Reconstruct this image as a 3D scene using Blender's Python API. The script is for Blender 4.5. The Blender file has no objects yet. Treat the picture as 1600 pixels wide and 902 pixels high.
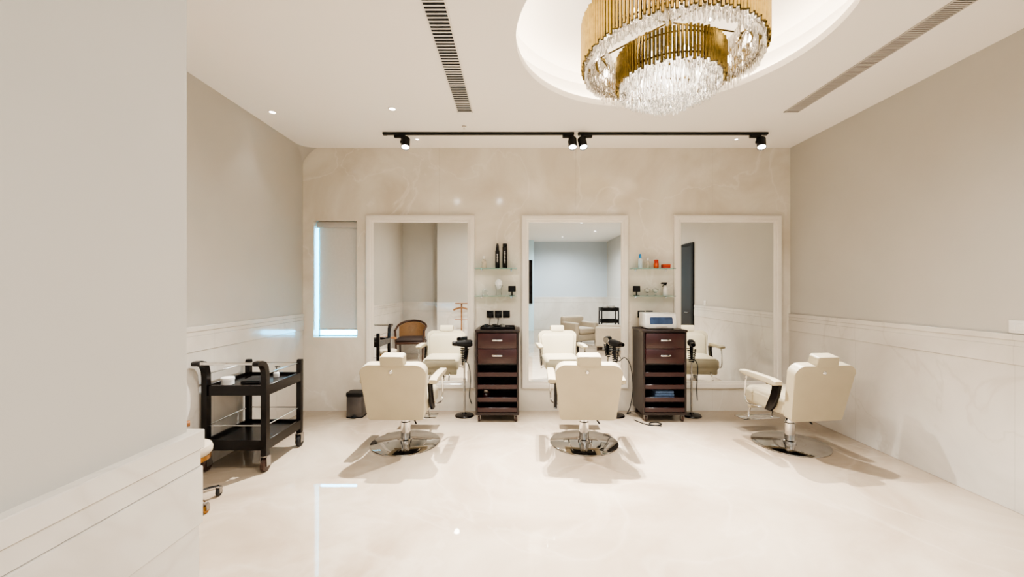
import bpy, bmesh, math, random
from mathutils import Vector, Matrix
random.seed(7)
SC = bpy.context.scene
C = SC.collection
D = bpy.data
PI = math.pi

# ------------------------------------------------------------------ materials
def S(r, g, b):
    f = lambda c: (c/255/12.92 if c/255 <= .04045 else ((c/255+.055)/1.055)**2.4)
    return (f(r), f(g), f(b), 1)

def mul(c, k): return (min(1, c[0]*k), min(1, c[1]*k), min(1, c[2]*k), 1)

def mat(name, col, rough=.5, metal=0, var=.05, scale=8, coat=0, trans=0, ior=1.5, emit=None, estr=0, bump=0, spec=.5):
    m = D.materials.new(name); m.use_nodes = True
    nt = m.node_tree; b = nt.nodes['Principled BSDF']
    tc = nt.nodes.new('ShaderNodeTexCoord'); nz = nt.nodes.new('ShaderNodeTexNoise')
    nz.inputs['Scale'].default_value = scale; nz.inputs['Detail'].default_value = 4
    nt.links.new(tc.outputs['Object'], nz.inputs['Vector'])
    rp = nt.nodes.new('ShaderNodeValToRGB')
    rp.color_ramp.elements[0].position = .3; rp.color_ramp.elements[1].position = .7
    rp.color_ramp.elements[0].color = mul(col, 1-var); rp.color_ramp.elements[1].color = mul(col, 1+var)
    nt.links.new(nz.outputs['Fac'], rp.inputs['Fac'])
    nt.links.new(rp.outputs['Color'], b.inputs['Base Color'])
    b.inputs['Roughness'].default_value = rough; b.inputs['Metallic'].default_value = metal
    b.inputs['Specular IOR Level'].default_value = spec
    b.inputs['Coat Weight'].default_value = coat; b.inputs['Coat Roughness'].default_value = .08
    b.inputs['Transmission Weight'].default_value = trans; b.inputs['IOR'].default_value = ior
    if emit:
        b.inputs['Emission Color'].default_value = emit; b.inputs['Emission Strength'].default_value = estr
    if bump:
        n2 = nt.nodes.new('ShaderNodeTexNoise'); n2.inputs['Scale'].default_value = scale*12
        nt.links.new(tc.outputs['Object'], n2.inputs['Vector'])
        bp = nt.nodes.new('ShaderNodeBump'); bp.inputs['Strength'].default_value = bump; bp.inputs['Distance'].default_value = .003
        nt.links.new(n2.outputs['Fac'], bp.inputs['Height']); nt.links.new(bp.outputs['Normal'], b.inputs['Normal'])
    return m

def marble(name, c0, c1, vein, rough=.1, scale=.8, vs=.5, joints=None, vw=.012):
    m = D.materials.new(name); m.use_nodes = True
    nt = m.node_tree; b = nt.nodes['Principled BSDF']; N = nt.nodes.new; L = nt.links.new
    tc = N('ShaderNodeTexCoord')
    nz = N('ShaderNodeTexNoise'); nz.inputs['Scale'].default_value = scale; nz.inputs['Detail'].default_value = 7
    nz.inputs['Roughness'].default_value = .58; nz.inputs['Distortion'].default_value = .7
    L(tc.outputs['Object'], nz.inputs['Vector'])
    rp = N('ShaderNodeValToRGB'); e = rp.color_ramp.elements
    e[0].position = .34; e[0].color = c0; e[1].position = .64; e[1].color = c1
    L(nz.outputs['Fac'], rp.inputs['Fac'])
    n2 = N('ShaderNodeTexNoise'); n2.inputs['Scale'].default_value = scale*.9; n2.inputs['Detail'].default_value = 5
    n2.inputs['Distortion'].default_value = .9
    mp = N('ShaderNodeMapping'); mp.inputs['Location'].default_value = (3.1, 7.7, 1.3); mp.inputs['Rotation'].default_value = (.4, .6, .3)
    L(tc.outputs['Object'], mp.inputs['Vector']); L(mp.outputs['Vector'], n2.inputs['Vector'])
    r2 = N('ShaderNodeValToRGB'); q = r2.color_ramp.elements
    q[0].position = .5-vw; q[0].color = (0, 0, 0, 1); q[1].position = .5+vw; q[1].color = (0, 0, 0, 1)
    k = q.new(.5); k.color = (1, 1, 1, 1)
    L(n2.outputs['Fac'], r2.inputs['Fac'])
    mm = N('ShaderNodeMath'); mm.operation = 'MULTIPLY'; mm.inputs[1].default_value = vs
    L(r2.outputs['Color'], mm.inputs[0])
    mx = N('ShaderNodeMixRGB'); mx.inputs['Color2'].default_value = vein
    L(mm.outputs[0], mx.inputs['Fac']); L(rp.outputs['Color'], mx.inputs['Color1'])
    out = mx
    if joints:                                   # thin vertical slab joints along the wall
        sp = N('ShaderNodeSeparateXYZ'); L(tc.outputs['Object'], sp.inputs[0])
        a0 = N('ShaderNodeMath'); a0.operation = 'ADD'; L(sp.outputs['X'], a0.inputs[0]); L(sp.outputs['Y'], a0.inputs[1])
        a = N('ShaderNodeMath'); a.operation = 'ADD'; a.inputs[1].default_value = 20.35; L(a0.outputs[0], a.inputs[0])
        d = N('ShaderNodeMath'); d.operation = 'MODULO'; d.inputs[1].default_value = joints; L(a.outputs[0], d.inputs[0])
        g = N('ShaderNodeMath'); g.operation = 'LESS_THAN'; g.inputs[1].default_value = .005; L(d.outputs[0], g.inputs[0])
        h = N('ShaderNodeMath'); h.operation = 'MULTIPLY'; h.inputs[1].default_value = .25; L(g.outputs[0], h.inputs[0])
        m2 = N('ShaderNodeMixRGB'); m2.inputs['Color2'].default_value = mul(c0, .6)
        L(h.outputs[0], m2.inputs['Fac']); L(mx.outputs['Color'], m2.inputs['Color1']); out = m2
    L(out.outputs['Color'], b.inputs['Base Color'])
    b.inputs['Roughness'].default_value = rough
    return m

def emission(name, col, s):
    m = D.materials.new(name); m.use_nodes = True; nt = m.node_tree; nt.nodes.clear()
    o = nt.nodes.new('ShaderNodeOutputMaterial'); e = nt.nodes.new('ShaderNodeEmission')
    e.inputs['Color'].default_value = col; e.inputs['Strength'].default_value = s
    nt.links.new(e.outputs[0], o.inputs[0]); return m

def crystal_mat():
    m = D.materials.new('crystal'); m.use_nodes = True; nt = m.node_tree; nt.nodes.clear(); N = nt.nodes.new; L = nt.links.new
    o = N('ShaderNodeOutputMaterial')
    gl = N('ShaderNodeBsdfGlass'); gl.inputs['IOR'].default_value = 1.5; gl.inputs['Roughness'].default_value = .01
    tr = N('ShaderNodeBsdfTransparent'); tr.inputs['Color'].default_value = (.93, .92, .90, 1)
    gs = N('ShaderNodeBsdfGlossy'); gs.inputs['Roughness'].default_value = .05; gs.inputs['Color'].default_value = (.95, .94, .92, 1)
    m1 = N('ShaderNodeMixShader'); m1.inputs[0].default_value = .5
    m2 = N('ShaderNodeMixShader'); m2.inputs[0].default_value = .24
    L(gl.outputs[0], m1.inputs[1]); L(tr.outputs[0], m1.inputs[2])
    L(m1.outputs[0], m2.inputs[1]); L(gs.outputs[0], m2.inputs[2])
    L(m2.outputs[0], o.inputs[0])
    return m

M = {}
M['paint'] = mat('wall_paint', S(189, 185, 177), .75, var=.02, scale=3, bump=.04)
M['paint_daylight'] = mat('wall_paint_daylight', S(188, 198, 205), .7, var=.015, scale=1.5)  # cool daylight of the lounge is put into this wall colour
M['pier'] = mat('pier_daylight_tint', S(204, 234, 247), .5, var=.01, scale=1.5)  # bright bluish daylight tone painted into the pier colour
M['ceil'] = mat('ceiling_paint', S(247, 243, 238), .8, var=.01, scale=1)
M['wallmarble'] = marble('beige_polished_marble', S(208, 198, 182), S(231, 225, 213), S(243, 238, 229), .085, 1.0, .4, 1.62, .010)
M['frame'] = marble('ivory_frame_marble', S(226, 219, 208), S(236, 230, 221), S(240, 235, 226), .12, .9, .2)
M['floor'] = marble('cream_floor_marble', S(148, 131, 111), S(173, 159, 140), S(186, 173, 156), .025, .95, .25, None, .02)
M['trim'] = marble('white_wainscot_marble', S(198, 191, 181), S(218, 212, 203), S(182, 172, 159), .10, 1.1, .3, 1.25)
M['mirror'] = mat('mirror_silver', (.93, .95, .94, 1), .005, 1, var=0)
M['leather'] = mat('cream_leather', S(168, 156, 131), .42, var=.03, scale=6, bump=.05)
M['chrome'] = mat('chrome', (.70, .69, .68, 1), .08, 1, var=.02)
M['darkchrome'] = mat('polished_steel', (.50, .49, .48, 1), .07, 1, var=.02)
M['steel'] = mat('brushed_steel', (.34, .32, .31, 1), .3, 1, var=.08, scale=20)
M['blackgloss'] = mat('black_lacquer', S(13, 8, 7), .25, var=.1, spec=.3)
M['black'] = mat('black_plastic', S(10, 10, 11), .5, var=.1, spec=.3)
M['wenge'] = mat('dark_brown_wood', S(30, 16, 15), .35, var=.2, scale=14)
M['drawer'] = mat('maroon_drawer_wood', S(48, 20, 21), .3, var=.15, scale=14)
M['gold'] = mat('antique_gold', S(122, 103, 55), .27, 1, var=.2, scale=30)
M['crystal'] = crystal_mat()
M['bulb'] = emission('bulb_glow', (1, .9, .76, 1), 15)
M['led'] = emission('led_glow', (1, .87, .68, 1), 42)
M['lens'] = emission('lamp_lens', (1, .96, .9, 1), 12)
M['white'] = mat('white_plastic', S(222, 219, 214), .35, var=.01)
M['whitepaint'] = mat('white_metal', S(236, 231, 225), .45, var=.01)
M['greymetal'] = mat('grey_metal', S(188, 182, 175), .5, var=.03)
M['void'] = mat('dark_duct', S(12, 11, 11), .8, var=.1)
M['greyduct'] = mat('grey_duct', S(112, 108, 103), .8, var=.1)
M['glass'] = mat('clear_glass', (.95, .98, .98, 1), .02, trans=1, var=0)
M['greenglass'] = mat('green_edge_glass', (.40, .80, .76, 1), .04, trans=.8, var=.03)
M['blind'] = mat('blind_fabric', S(210, 206, 200), .85, var=.03, scale=40)
M['darkglass'] = mat('blue_grey_glass', S(48, 66, 96), .08, var=.3, scale=12)
M['brownwood'] = mat('honey_wood', S(128, 84, 44), .35, var=.2, scale=20)
M['brass'] = mat('old_brass', S(150, 108, 56), .3, .9, var=.1, scale=20)
M['walnut'] = mat('walnut_wood', S(54, 30, 17), .35, var=.2, scale=18)
M['cane'] = mat('woven_cane', S(126, 92, 58), .6, var=.35, scale=90)
M['brownseat'] = mat('brown_fabric', S(46, 33, 28), .8, var=.1)
M['sofa'] = mat('beige_fabric', S(172, 159, 139), .75, var=.04, scale=20)
M['rubber'] = mat('rubber', S(22, 20, 20), .6, var=.1)
M['brownwheel'] = mat('brown_castor', S(56, 34, 24), .4, var=.2)
M['blue'] = mat('blue_plastic', S(30, 124, 186), .35)
M['paleblue'] = mat('pale_bottle', S(200, 216, 226), .3)
M['orange'] = mat('orange_plastic', S(198, 76, 20), .35)
M['red'] = mat('red_card', S(178, 46, 24), .45)
M['amber'] = mat('pale_clear_plastic', S(236, 224, 206), .1, trans=.6)
M['towel'] = mat('blue_grey_towel', S(80, 100, 130), .9, var=.3, scale=60, bump=.3)
M['bin'] = mat('dark_bin_steel', (.14, .13, .13, 1), .3, .8, var=.1)
M['doordark'] = mat('dark_door', S(20, 18, 19), .4, var=.1)
M['tissue'] = mat('white_tissue', S(236, 236, 236), .9)
M['alu'] = mat('aluminium_glow_tint', S(130, 172, 186), .35, .3)  # frame tinted cyan, carrying the window's daylight glow in its colour

# ------------------------------------------------------------------ mesh helpers
def BM(): return bmesh.new()

def box(bm, x0, x1, y0, y1, z0, z1, bev=0, seg=2, mtx=None):
    vs = bmesh.ops.create_cube(bm, size=1)['verts']
    for v in vs:
        v.co = Vector(((x0+x1)/2+v.co.x*(x1-x0), (y0+y1)/2+v.co.y*(y1-y0), (z0+z1)/2+v.co.z*(z1-z0)))
        if mtx: v.co = mtx @ v.co
    if bev:
        es = list({e for v in vs for e in v.link_edges})
        bmesh.ops.bevel(bm, geom=es, offset=bev, segments=seg, profile=.5, affect='EDGES')

def loft(bm, rings, close=False, caps=True):
    vr = [[bm.verts.new(p) for p in r] for r in rings]
    n = len(vr[0]); R = len(vr)
    for i in range(R if close else R-1):
        a, b = vr[i], vr[(i+1) % R]
        for j in range(n):
            bm.faces.new((a[j], a[(j+1) % n], b[(j+1) % n], b[j]))
    if caps and not close:
        bm.faces.new(vr[0][::-1]); bm.faces.new(vr[-1])

def lathe(bm, prof, seg=32, c=(0, 0, 0), mtx=None):
    rings = []
    for r, z in prof:
        r = max(r, .0004); ring = []
        for i in range(seg):
            a = 2*PI*i/seg
            p = Vector((r*math.cos(a), r*math.sin(a), z))
            if mtx: p = mtx @ p
            ring.append(p+Vector(c))
        rings.append(ring)
    loft(bm, rings)

def tube(bm, pts, r, seg=8, closed=False):
    P = [Vector(p) for p in pts]; n = len(P)
    rad = r if isinstance(r, (list, tuple)) else [r]*n
    T = []
    for i in range(n):
        if closed: t = P[(i+1) % n]-P[i-1]
        else: t = P[min(i+1, n-1)]-P[max(i-1, 0)]
        T.append(t.normalized())
    up = Vector((0, 0, 1)) if abs(T[0].z) < .9 else Vector((1, 0, 0))
    u = T[0].cross(up).normalized(); rings = []
    for i in range(n):
        u = (u-T[i]*u.dot(T[i])).normalized(); v = T[i].cross(u)
        rings.append([P[i]+(u*math.cos(2*PI*j/seg)+v*math.sin(2*PI*j/seg))*rad[i] for j in range(seg)])
    loft(bm, rings, close=closed)

def spline(pts, k=8):
    P = [Vector(p) for p in pts]; P = [P[0]]+P+[P[-1]]; out = []
    for i in range(1, len(P)-2):
        a, b, c, d = P[i-1:i+3]
        for j in range(k):
            t = j/k
            out.append(.5*((2*b)+(c-a)*t+(2*a-5*b+4*c-d)*t*t+(3*b-a-3*c+d)*t**3))
    out.append(P[-2]); return out

def prism(bm, pts, axis, a0, a1, bev=0, seg=2, mtx=None):
    """extrude a 2D outline along axis; 'x': pts are (y,z); 'y': (x,z); 'z': (x,y)"""
    def mk(p, a):
        v = Vector((a, p[0], p[1])) if axis == 'x' else Vector((p[0], a, p[1])) if axis == 'y' else Vector((p[0], p[1], a))
        return mtx @ v if mtx else v
    A = [bm.verts.new(mk(p, a0)) for p in pts]; B = [bm.verts.new(mk(p, a1)) for p in pts]
    n = len(pts); f1 = bm.faces.new(A); f2 = bm.faces.new(B[::-1])
    for i in range(n): bm.faces.new((A[i], B[i], B[(i+1) % n], A[(i+1) % n]))
    if bev:
        bmesh.ops.bevel(bm, geom=list(f1.edges)+list(f2.edges), offset=bev, segments=seg, profile=.5, affect='EDGES')

def rrect(w0, w1, z0, z1, rb, rt, k=6, crown=0):
    """rounded outline, half width w0 at the bottom and w1 at the top"""
    out = []
    for cx, cz, r, a0 in ((w0-rb, z0+rb, rb, -PI/2), (w1-rt, z1-rt, rt, 0), (-(w1-rt), z1-rt, rt, PI/2), (-(w0-rb), z0+rb, rb, PI)):
        for i in range(k+1):
            a = a0+PI/2*i/k; out.append((cx+r*math.cos(a), cz+r*math.sin(a)))
    if crown:
        out = [(x, z+crown*(1-(x/w1)**2)*((z-z0)/(z1-z0))) for x, z in out]
    return out

def obj(name, bm, m, parent=None, label=None, smooth=38, flat=False, kind=None):
    bmesh.ops.recalc_face_normals(bm, faces=bm.faces[:])
    me = D.meshes.new(name); bm.to_mesh(me); bm.free(); me.materials.append(m)
    if not flat:
        for p in me.polygons: p.use_smooth = True
        me.set_sharp_from_angle(angle=math.radians(smooth))
    o = D.objects.new(name, me); C.objects.link(o)
    if parent: o.parent = parent
    if label: o['label'] = label
    if kind: o['kind'] = kind
    return o

def thing(name, label, cat, loc=(0, 0, 0), rz=0, group=None):
    o = D.objects.new(name, None); C.objects.link(o); o.location = loc; o.rotation_euler = (0, 0, rz)
    o.empty_display_size = .1
    o['label'] = label; o['category'] = cat
    if group: o['group'] = group
    return o

def tag(o, label, cat, group=None):
    o['label'] = label; o['category'] = cat
    if group: o['group'] = group
    return o

def struct(name, bm, m, **k):
    return obj(name, bm, m, kind='structure', **k)

def lamp(name, typ, energy, col, loc, parent=None, rot=None, **k):
    l = D.lights.new(name, typ); l.energy = energy; l.color = col
    for a, b in k.items(): setattr(l, a, b)
    o = D.objects.new(name, l); C.objects.link(o); o.location = loc
    if rot: o.rotation_euler = rot
    if parent: o.parent = parent
    return o

# ------------------------------------------------------------------ the room
XL, XR, YB, YF, ZC = -2.53, 3.257, 4.86, -4.92, 3.12
bm = BM(); box(bm, -2.7, 3.42, -5.1, 5.05, -.1, 0); struct('floor', bm, M['floor'])

# back wall with window opening
WX0, WX1, WZ0, WZ1 = -2.40, -1.885, .873, 2.254
bm = BM()
box(bm, -2.7, WX0, YB, YB+.19, 0, 3.5); box(bm, WX1, 3.42, YB, YB+.19, 0, 3.5)
box(bm, WX0, WX1, YB, YB+.19, 0, WZ0); box(bm, WX0, WX1, YB, YB+.19, WZ1, 3.5)
struct('wall_back', bm, M['wallmarble'])
bm = BM(); box(bm, XL-.15, XL, .4, YB, 0, 3.5); struct('wall_left', bm, M['paint'])
bm = BM(); box(bm, XR, XR+.15, YF, YB, 0, 3.5); struct('wall_right', bm, M['paint'])
bm = BM()
box(bm, -1.70, -.683, YF, .85, 0, 3.5); box(bm, XL-.15, -1.70, YF, .55, 0, 3.5)
struct('wall_near', bm, M['paint'])
bm = BM(); box(bm, -.683, XR+.15, YF-.15, YF, 0, 3.5); struct('wall_opposite', bm, M['paint_daylight'])
bm = BM(); box(bm, -.2, .62, YF, YF+.5, 0, ZC); struct('wall_pier', bm, M['pier'])

# wainscot trims (stepped marble moulding)
PROF = [(1.112, 1.152, .022), (1.075, 1.112, .017), (.954, 1.075, .0200), (0, .954, .0155)]
def wains(name, kind, a0, a1, base):
    bm = BM()
    for z0, z1, p in PROF:
        if kind == '+x': box(bm, base, base+p, a0, a1, z0, z1, .002, 1)
        if kind == '-x': box(bm, base-p, base, a0, a1, z0, z1, .002, 1)
        if kind == '+y': box(bm, a0, a1, base, base+p, z0, z1, .002, 1)
    return struct(name, bm, M['trim'])
wains('trim_1', '+x', .55, YB, XL)
wains('trim_2', '-x', 2.25, YB, XR)
wains('trim_3', '-x', YF, 1.10, XR)
bm = BM()
for z0, z1, p in PROF: box(bm, -1.70, -.683+p, YF, .85+p, z0, z1, .002, 1)
struct('trim_4', bm, M['trim'])
wains('trim_5', '+y', XL, -1.70, .55)
wains('trim_6', '+y', .62, XR, YF)
# gently rounded ceiling corner at the left end of the back wall
bm = BM(); rings = []
for i in range(13):
    t = i/12; r = .002+.17*t**2; z = 2.90+(ZC-2.90)*t
    ring = [Vector((XL, YB, z))]
    for k in range(13):
        a = PI/2*k/12
        ring.append(Vector((XL+(r-r*math.sin(a)), YB-(r-r*math.cos(a)), z)))
    rings.append(ring)
loft(bm, rings); struct('trim_7', bm, M['paint'], smooth=60)

# door on the right wall (seen in the mirror)
bm = BM(); box(bm, XR-.012, XR, 1.20, 2.14, 0, 2.25); d = struct('door_1', bm, M['doordark'])
bm = BM()
box(bm, XR-.03, XR, 1.12, 1.20, 0, 2.30); box(bm, XR-.03, XR, 2.14, 2.22, 0, 2.30); box(bm, XR-.03, XR, 1.20, 2.14, 2.25, 2.30)
obj('door_frame', bm, M['black'], d)
bm = BM(); tube(bm, [(XR-.012, 2.06, 1.0), (XR-.06, 2.06, 1.0), (XR-.06, 1.94, 1.0)], .009)
obj('door_handle', bm, M['chrome'], d)

# ceiling with round recess
CX, CY, CR = 1.03, 2.73, 1.03
bm = BM()
x0, x1, y0, y1 = -2.7, 3.42, -5.1, 5.05
angs = sorted([2*PI*i/96 for i in range(96)]+[math.atan2(y-CY, x-CX) % (2*PI) for x in (x0, x1) for y in (y0, y1)])
inn, out = [], []
for a in angs:
    c, s = math.cos(a), math.sin(a)
    t = min([(x1-CX)/c if c > 1e-9 else 1e9, (x0-CX)/c if c < -1e-9 else 1e9, (y1-CY)/s if s > 1e-9 else 1e9, (y0-CY)/s if s < -1e-9 else 1e9])
    out.append(Vector((CX+c*t, CY+s*t, ZC)))
    inn.append((c, s))
RW = CR+.14
rings = [out]+[[Vector((CX+c*r, CY+s*r, z)) for c, s in inn] for r, z in ((CR, ZC), (CR, ZC+.05), (RW, ZC+.05), (RW, 3.36), (RW-.06, 3.42), (.001, 3.42))]
loft(bm, rings, caps=False)
struct('ceiling', bm, M['ceil'])
bm = BM(); tube(bm, [(CX+(CR+.09)*math.cos(2*PI*i/96), CY+(CR+.09)*math.sin(2*PI*i/96), ZC+.058) for i in range(96)], .008, 6, True)
tag(obj('light_strip', bm, M['led']), 'warm light strip tucked on the ledge of the round ceiling recess', 'light strip')

# window
bm = BM()
for a in ((WX0, WX0+.008, WZ0, WZ1), (WX1-.012, WX1, WZ0, WZ1), (WX0, WX1, WZ0, WZ0+.010), (WX0, WX1, WZ1-.015, WZ1)):
    box(bm, a[0], a[1], 5.0, 5.04, a[2], a[3])
w = struct('window_1', bm, M['alu'])
bm = BM(); box(bm, WX0+.008, WX1-.012, 5.018, 5.022, WZ0+.010, WZ1-.015); obj('pane', bm, M['glass'], w)
bl = thing('roller_blind', 'pale grey roller blind pulled down inside the narrow window', 'blind', ((WX0+WX1)/2, 4.95, WZ1))
hw = (WX1-WX0)/2
bm = BM(); box(bm, -hw+.032, hw-.006, -.001, .001, -1.29, -.03); obj('blind_fabric', bm, M['blind'], bl)
bm = BM(); box(bm, -hw+.01, hw-.004, -.04, .03, -.075, -.002, .01); obj('cassette', bm, M['greymetal'], bl)
bm = BM(); box(bm, -hw+.032, hw-.006, -.008, .008, -1.305, -1.285, .004); obj('bottom_bar', bm, M['greymetal'], bl)

# ------------------------------------------------------------------ mirrors
def mirror(xa, xb, label):
    z0, z1 = .27, 2.315; f = .085
    t = thing('wall_mirror', label, 'mirror', ((xa+xb)/2, YB-.002, z0)); h = (xb-xa)/2; H = z1-z0
    bm = BM()
    rings = []
    for ins, y in ((0, 0), (0, -.035), (.012, -.045), (.05, -.045), (.06, -.036), (f-.008, -.032), (f, -.02), (f, 0)):
        rings.append([Vector((-h+ins, y, ins)), Vector((h-ins, y, ins)), Vector((h-ins, y, H-ins)), Vector((-h+ins, y, H-ins))])
    loft(bm, rings, close=True)
    obj('mirror_frame', bm, M['frame'], t, smooth=20)
    bm = BM(); box(bm, -h+f-.004, h-f+.004, -.012, -.004, f-.004, H-f+.004); obj('mirror_glass', bm, M['mirror'], t)
mirror(-1.768, -.486, 'tall marble-framed wall mirror beside the window, leftmost of three')
mirror(.068, 1.328, 'tall marble-framed wall mirror in the middle, between the two dark cabinets')
mirror(1.867, 3.135, 'tall marble-framed wall mirror nearest the right wall')

# ------------------------------------------------------------------ barber chairs
def barber_chair(label, loc, rz):
    t = thing('barber_chair', label, 'chair', loc, rz, 'cream barber chairs facing the mirrors')
    bm = BM(); lathe(bm, [(0, 0), (.316, 0), (.319, .003), (.318, .009), (.313, .012), (.12, .0125), (.075, .016), (0, .016)], 64)
    obj('base_plate', bm, M['darkchrome'], t)
    bm = BM(); lathe(bm, [(0, .014), (.058, .014), (.056, .034), (.045, .042), (.045, .20), (.034, .205), (.034, .335), (0, .335)], 32)
    obj('hydraulic_column', bm, M['chrome'], t)
    bm = BM(); box(bm, -.16, .16, -.18, .2, .318, .335, .004)
    obj('seat_plate', bm, M['black'], t)
    bm = BM(); prism(bm, rrect(.245, .25, .335, .49, .03, .05), 'y', -.235, .29, .035, 3)
    obj('seat', bm, M['leather'], t)
    bm = BM(); box(bm, -.225, .225, .235, .285, .27, .40, .02, 3); obj('seat_apron', bm, M['leather'], t)
    tilt = Matrix.Translation((0, -.255, .33)) @ Matrix.Rotation(math.radians(12), 4, 'X')
    bm = BM()
    prism(bm, rrect(.244, .286, -.015, .488, .03, .085, 10, .008), 'y', -.045, .045, .011, 3, tilt)
    obj('backrest', bm, M['leather'], t)
    bm = BM(); prism(bm, rrect(.225, .25, .02, .45, .05, .07, 8), 'y', .04, .062, .016, 3, tilt)
    obj('back_cushion', bm, M['leather'], t)
    bm = BM(); lathe(bm, [(0, 0), (.017, 0), (.017, .004), (.011, .011), (0, .012)], 20, mtx=tilt @ Matrix.Translation((-.015, -.044, .43)) @ Matrix.Rotation(PI/2, 4, 'X'))
    obj('headrest_knob', bm, M['chrome'], t)
    bm = BM(); prism(bm, rrect(.099, .102, .482, .570, .016, .018), 'y', -.05, .05, .012, 3, tilt)
    obj('headrest', bm, M['leather'], t)
    bm = BM(); box(bm, -.02, .02, -.008, .008, .40, .50, .003, 1, tilt); obj('headrest_post', bm, M['chrome'], t)
    for s in (-1, 1):
        bm = BM(); prism(bm, [(-.24, .612), (-.20, .60), (.18, .618), (.235, .632), (.25, .648), (.23, .662), (.10, .664), (-.16, .655), (-.245, .645)], 'x', s*.308-.034, s*.308+.034, .012, 3)
        obj('armrest', bm, M['leather'], t)
        bm = BM(); prism(bm, [(-.22, .605), (-.12, .608), (-.13, .56), (-.10, .48), (-.06, .40), (-.03, .345), (-.10, .345), (-.15, .40), (-.19, .50)], 'x', s*.272-.014, s*.272+.014, .005)
        box(bm, min(s*.262, s*.325), max(s*.262, s*.325), -.20, -.10, .596, .606, .002, 1)
        obj('arm_bracket', bm, M['blackgloss'], t)
        bm = BM(); tube(bm, spline([(s*.308, .17, .618), (s*.308, .19, .56), (s*.308, .20, .42), (s*.302, .17, .355), (s*.28, .10, .345), (s*.24, .06, .345)], 6), .008)
        obj('arm_tube', bm, M['chrome'], t)
    bm = BM()
    for s in (-1, 1):
        tube(bm, spline([(s*.13, .10, .325), (s*.13, .30, .30), (s*.13, .37, .22), (s*.13, .39, .13)], 6), .010)
    box(bm, -.2, .2, .37, .50, .114, .124, .004, 2); tube(bm, [(-.2, .37, .119), (.2, .37, .119)], .010); tube(bm, [(-.2, .50, .119), (.2, .50, .119)], .009)
    obj('footrest', bm, M['chrome'], t)
    bm = BM(); tube(bm, [(.045, -.03, .325), (.13, -.11, .215)], .007); obj('pump_lever', bm, M['black'], t)
    bm = BM(); tube(bm, [(-.045, -.03, .325), (-.10, -.08, .25)], .006); obj('recline_lever', bm, M['black'], t)
    return t
barber_chair('cream leather barber chair in front of the mirror beside the window', (-1.035, 3.85, 0), math.radians(-1.5))
barber_chair('cream leather barber chair in front of the middle mirror', (.64, 3.85, 0), math.radians(-3))
barber_chair('cream leather barber chair nearest the right wall, its footrest visible', (2.555, 3.82, 0), math.radians(7))

# ------------------------------------------------------------------ cabinets
def castor(parent, x, y, h, wheelmat, rz=0):
    r = h*.42
    bm = BM()
    lathe(bm, [(0, 0), (r*.55, 0), (r*.55, .008), (0, .008)], 14, (x, y, h-.008))
    for s in (-1, 1): box(bm, x+s*r*.48-.002, x+s*r*.48+.002, y-r*.5, y+r*.5, r*.8, h-.006)
    c = obj('castor', bm, M['steel'], parent)
    bm = BM(); lathe(bm, [(0, -r*.38), (r*.8, -r*.38), (r, -r*.22), (r, r*.22), (r*.8, r*.38), (0, r*.38)], 20, (x, y, r), Matrix.Rotation(PI/2, 4, 'Y'))
    obj('wheel', bm, wheelmat, c)

def cabinet(label, loc):
    t = thing('salon_cabinet', label, 'cabinet', loc, 0, 'dark wood tool cabinets')
    W, Dp, H = .236, .40, 1.0
    bm = BM()
    for s in (-1, 1): box(bm, s*W-(.022 if s > 0 else 0), s*W+(.022 if s < 0 else 0), 0, Dp, .075, H-.025, .002, 1)
    box(bm, -W+.02, W-.02, Dp-.012, Dp, .075, H-.025); box(bm, -W+.02, W-.02, .0, Dp, .075, .10)
    box(bm, -W+.02, W-.02, .02, Dp, .62, .64)
    obj('carcass', bm, M['wenge'], t)
    bm = BM(); box(bm, -W-.008, W+.008, -.012, Dp, H-.025, H, .004); obj('top_board', bm, M['wenge'], t)
    for z0, z1 in ((.80, .965), (.64, .793)):
        bm = BM(); box(bm, -W+.026, W-.026, -.012, .02, z0, z1, .004); box(bm, -W+.035, W-.035, .02, Dp-.04, z0+.01, z1-.03)
        dr = obj('drawer', bm, M['drawer'], t)
        bm = BM(); zc = (z0+z1)/2+.01; box(bm, -.055, .055, -.036, -.026, zc-.009, zc+.009, .004); box(bm, -.05, -.04, -.03, -.011, zc-.005, zc+.005); box(bm, .04, .05, -.03, -.011, zc-.005, zc+.005)
        obj('drawer_handle', bm, M['chrome'], dr)
    for z in (.495, .36, .222, .11):
        bm = BM(); box(bm, -W+.0225, W-.0225, .004, Dp-.014, z, z+.012); box(bm, -W+.0225, W-.0225, .0, .014, z-.002, z+.045, .002, 1)
        obj('shelf_tray', bm, M['drawer'], t)
    for x in (-W+.035, W-.035):
        for y in (.035, Dp-.035): castor(t, x, y, .075, M['brownwheel'])
    return t
cabinet('dark wood drawer cabinet with hair clippers on top, left of the two', (-.201, 4.44, 0))
cabinet('dark wood drawer cabinet with a white sterilizer on top, right of the two', (1.616, 4.44, 0))

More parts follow.
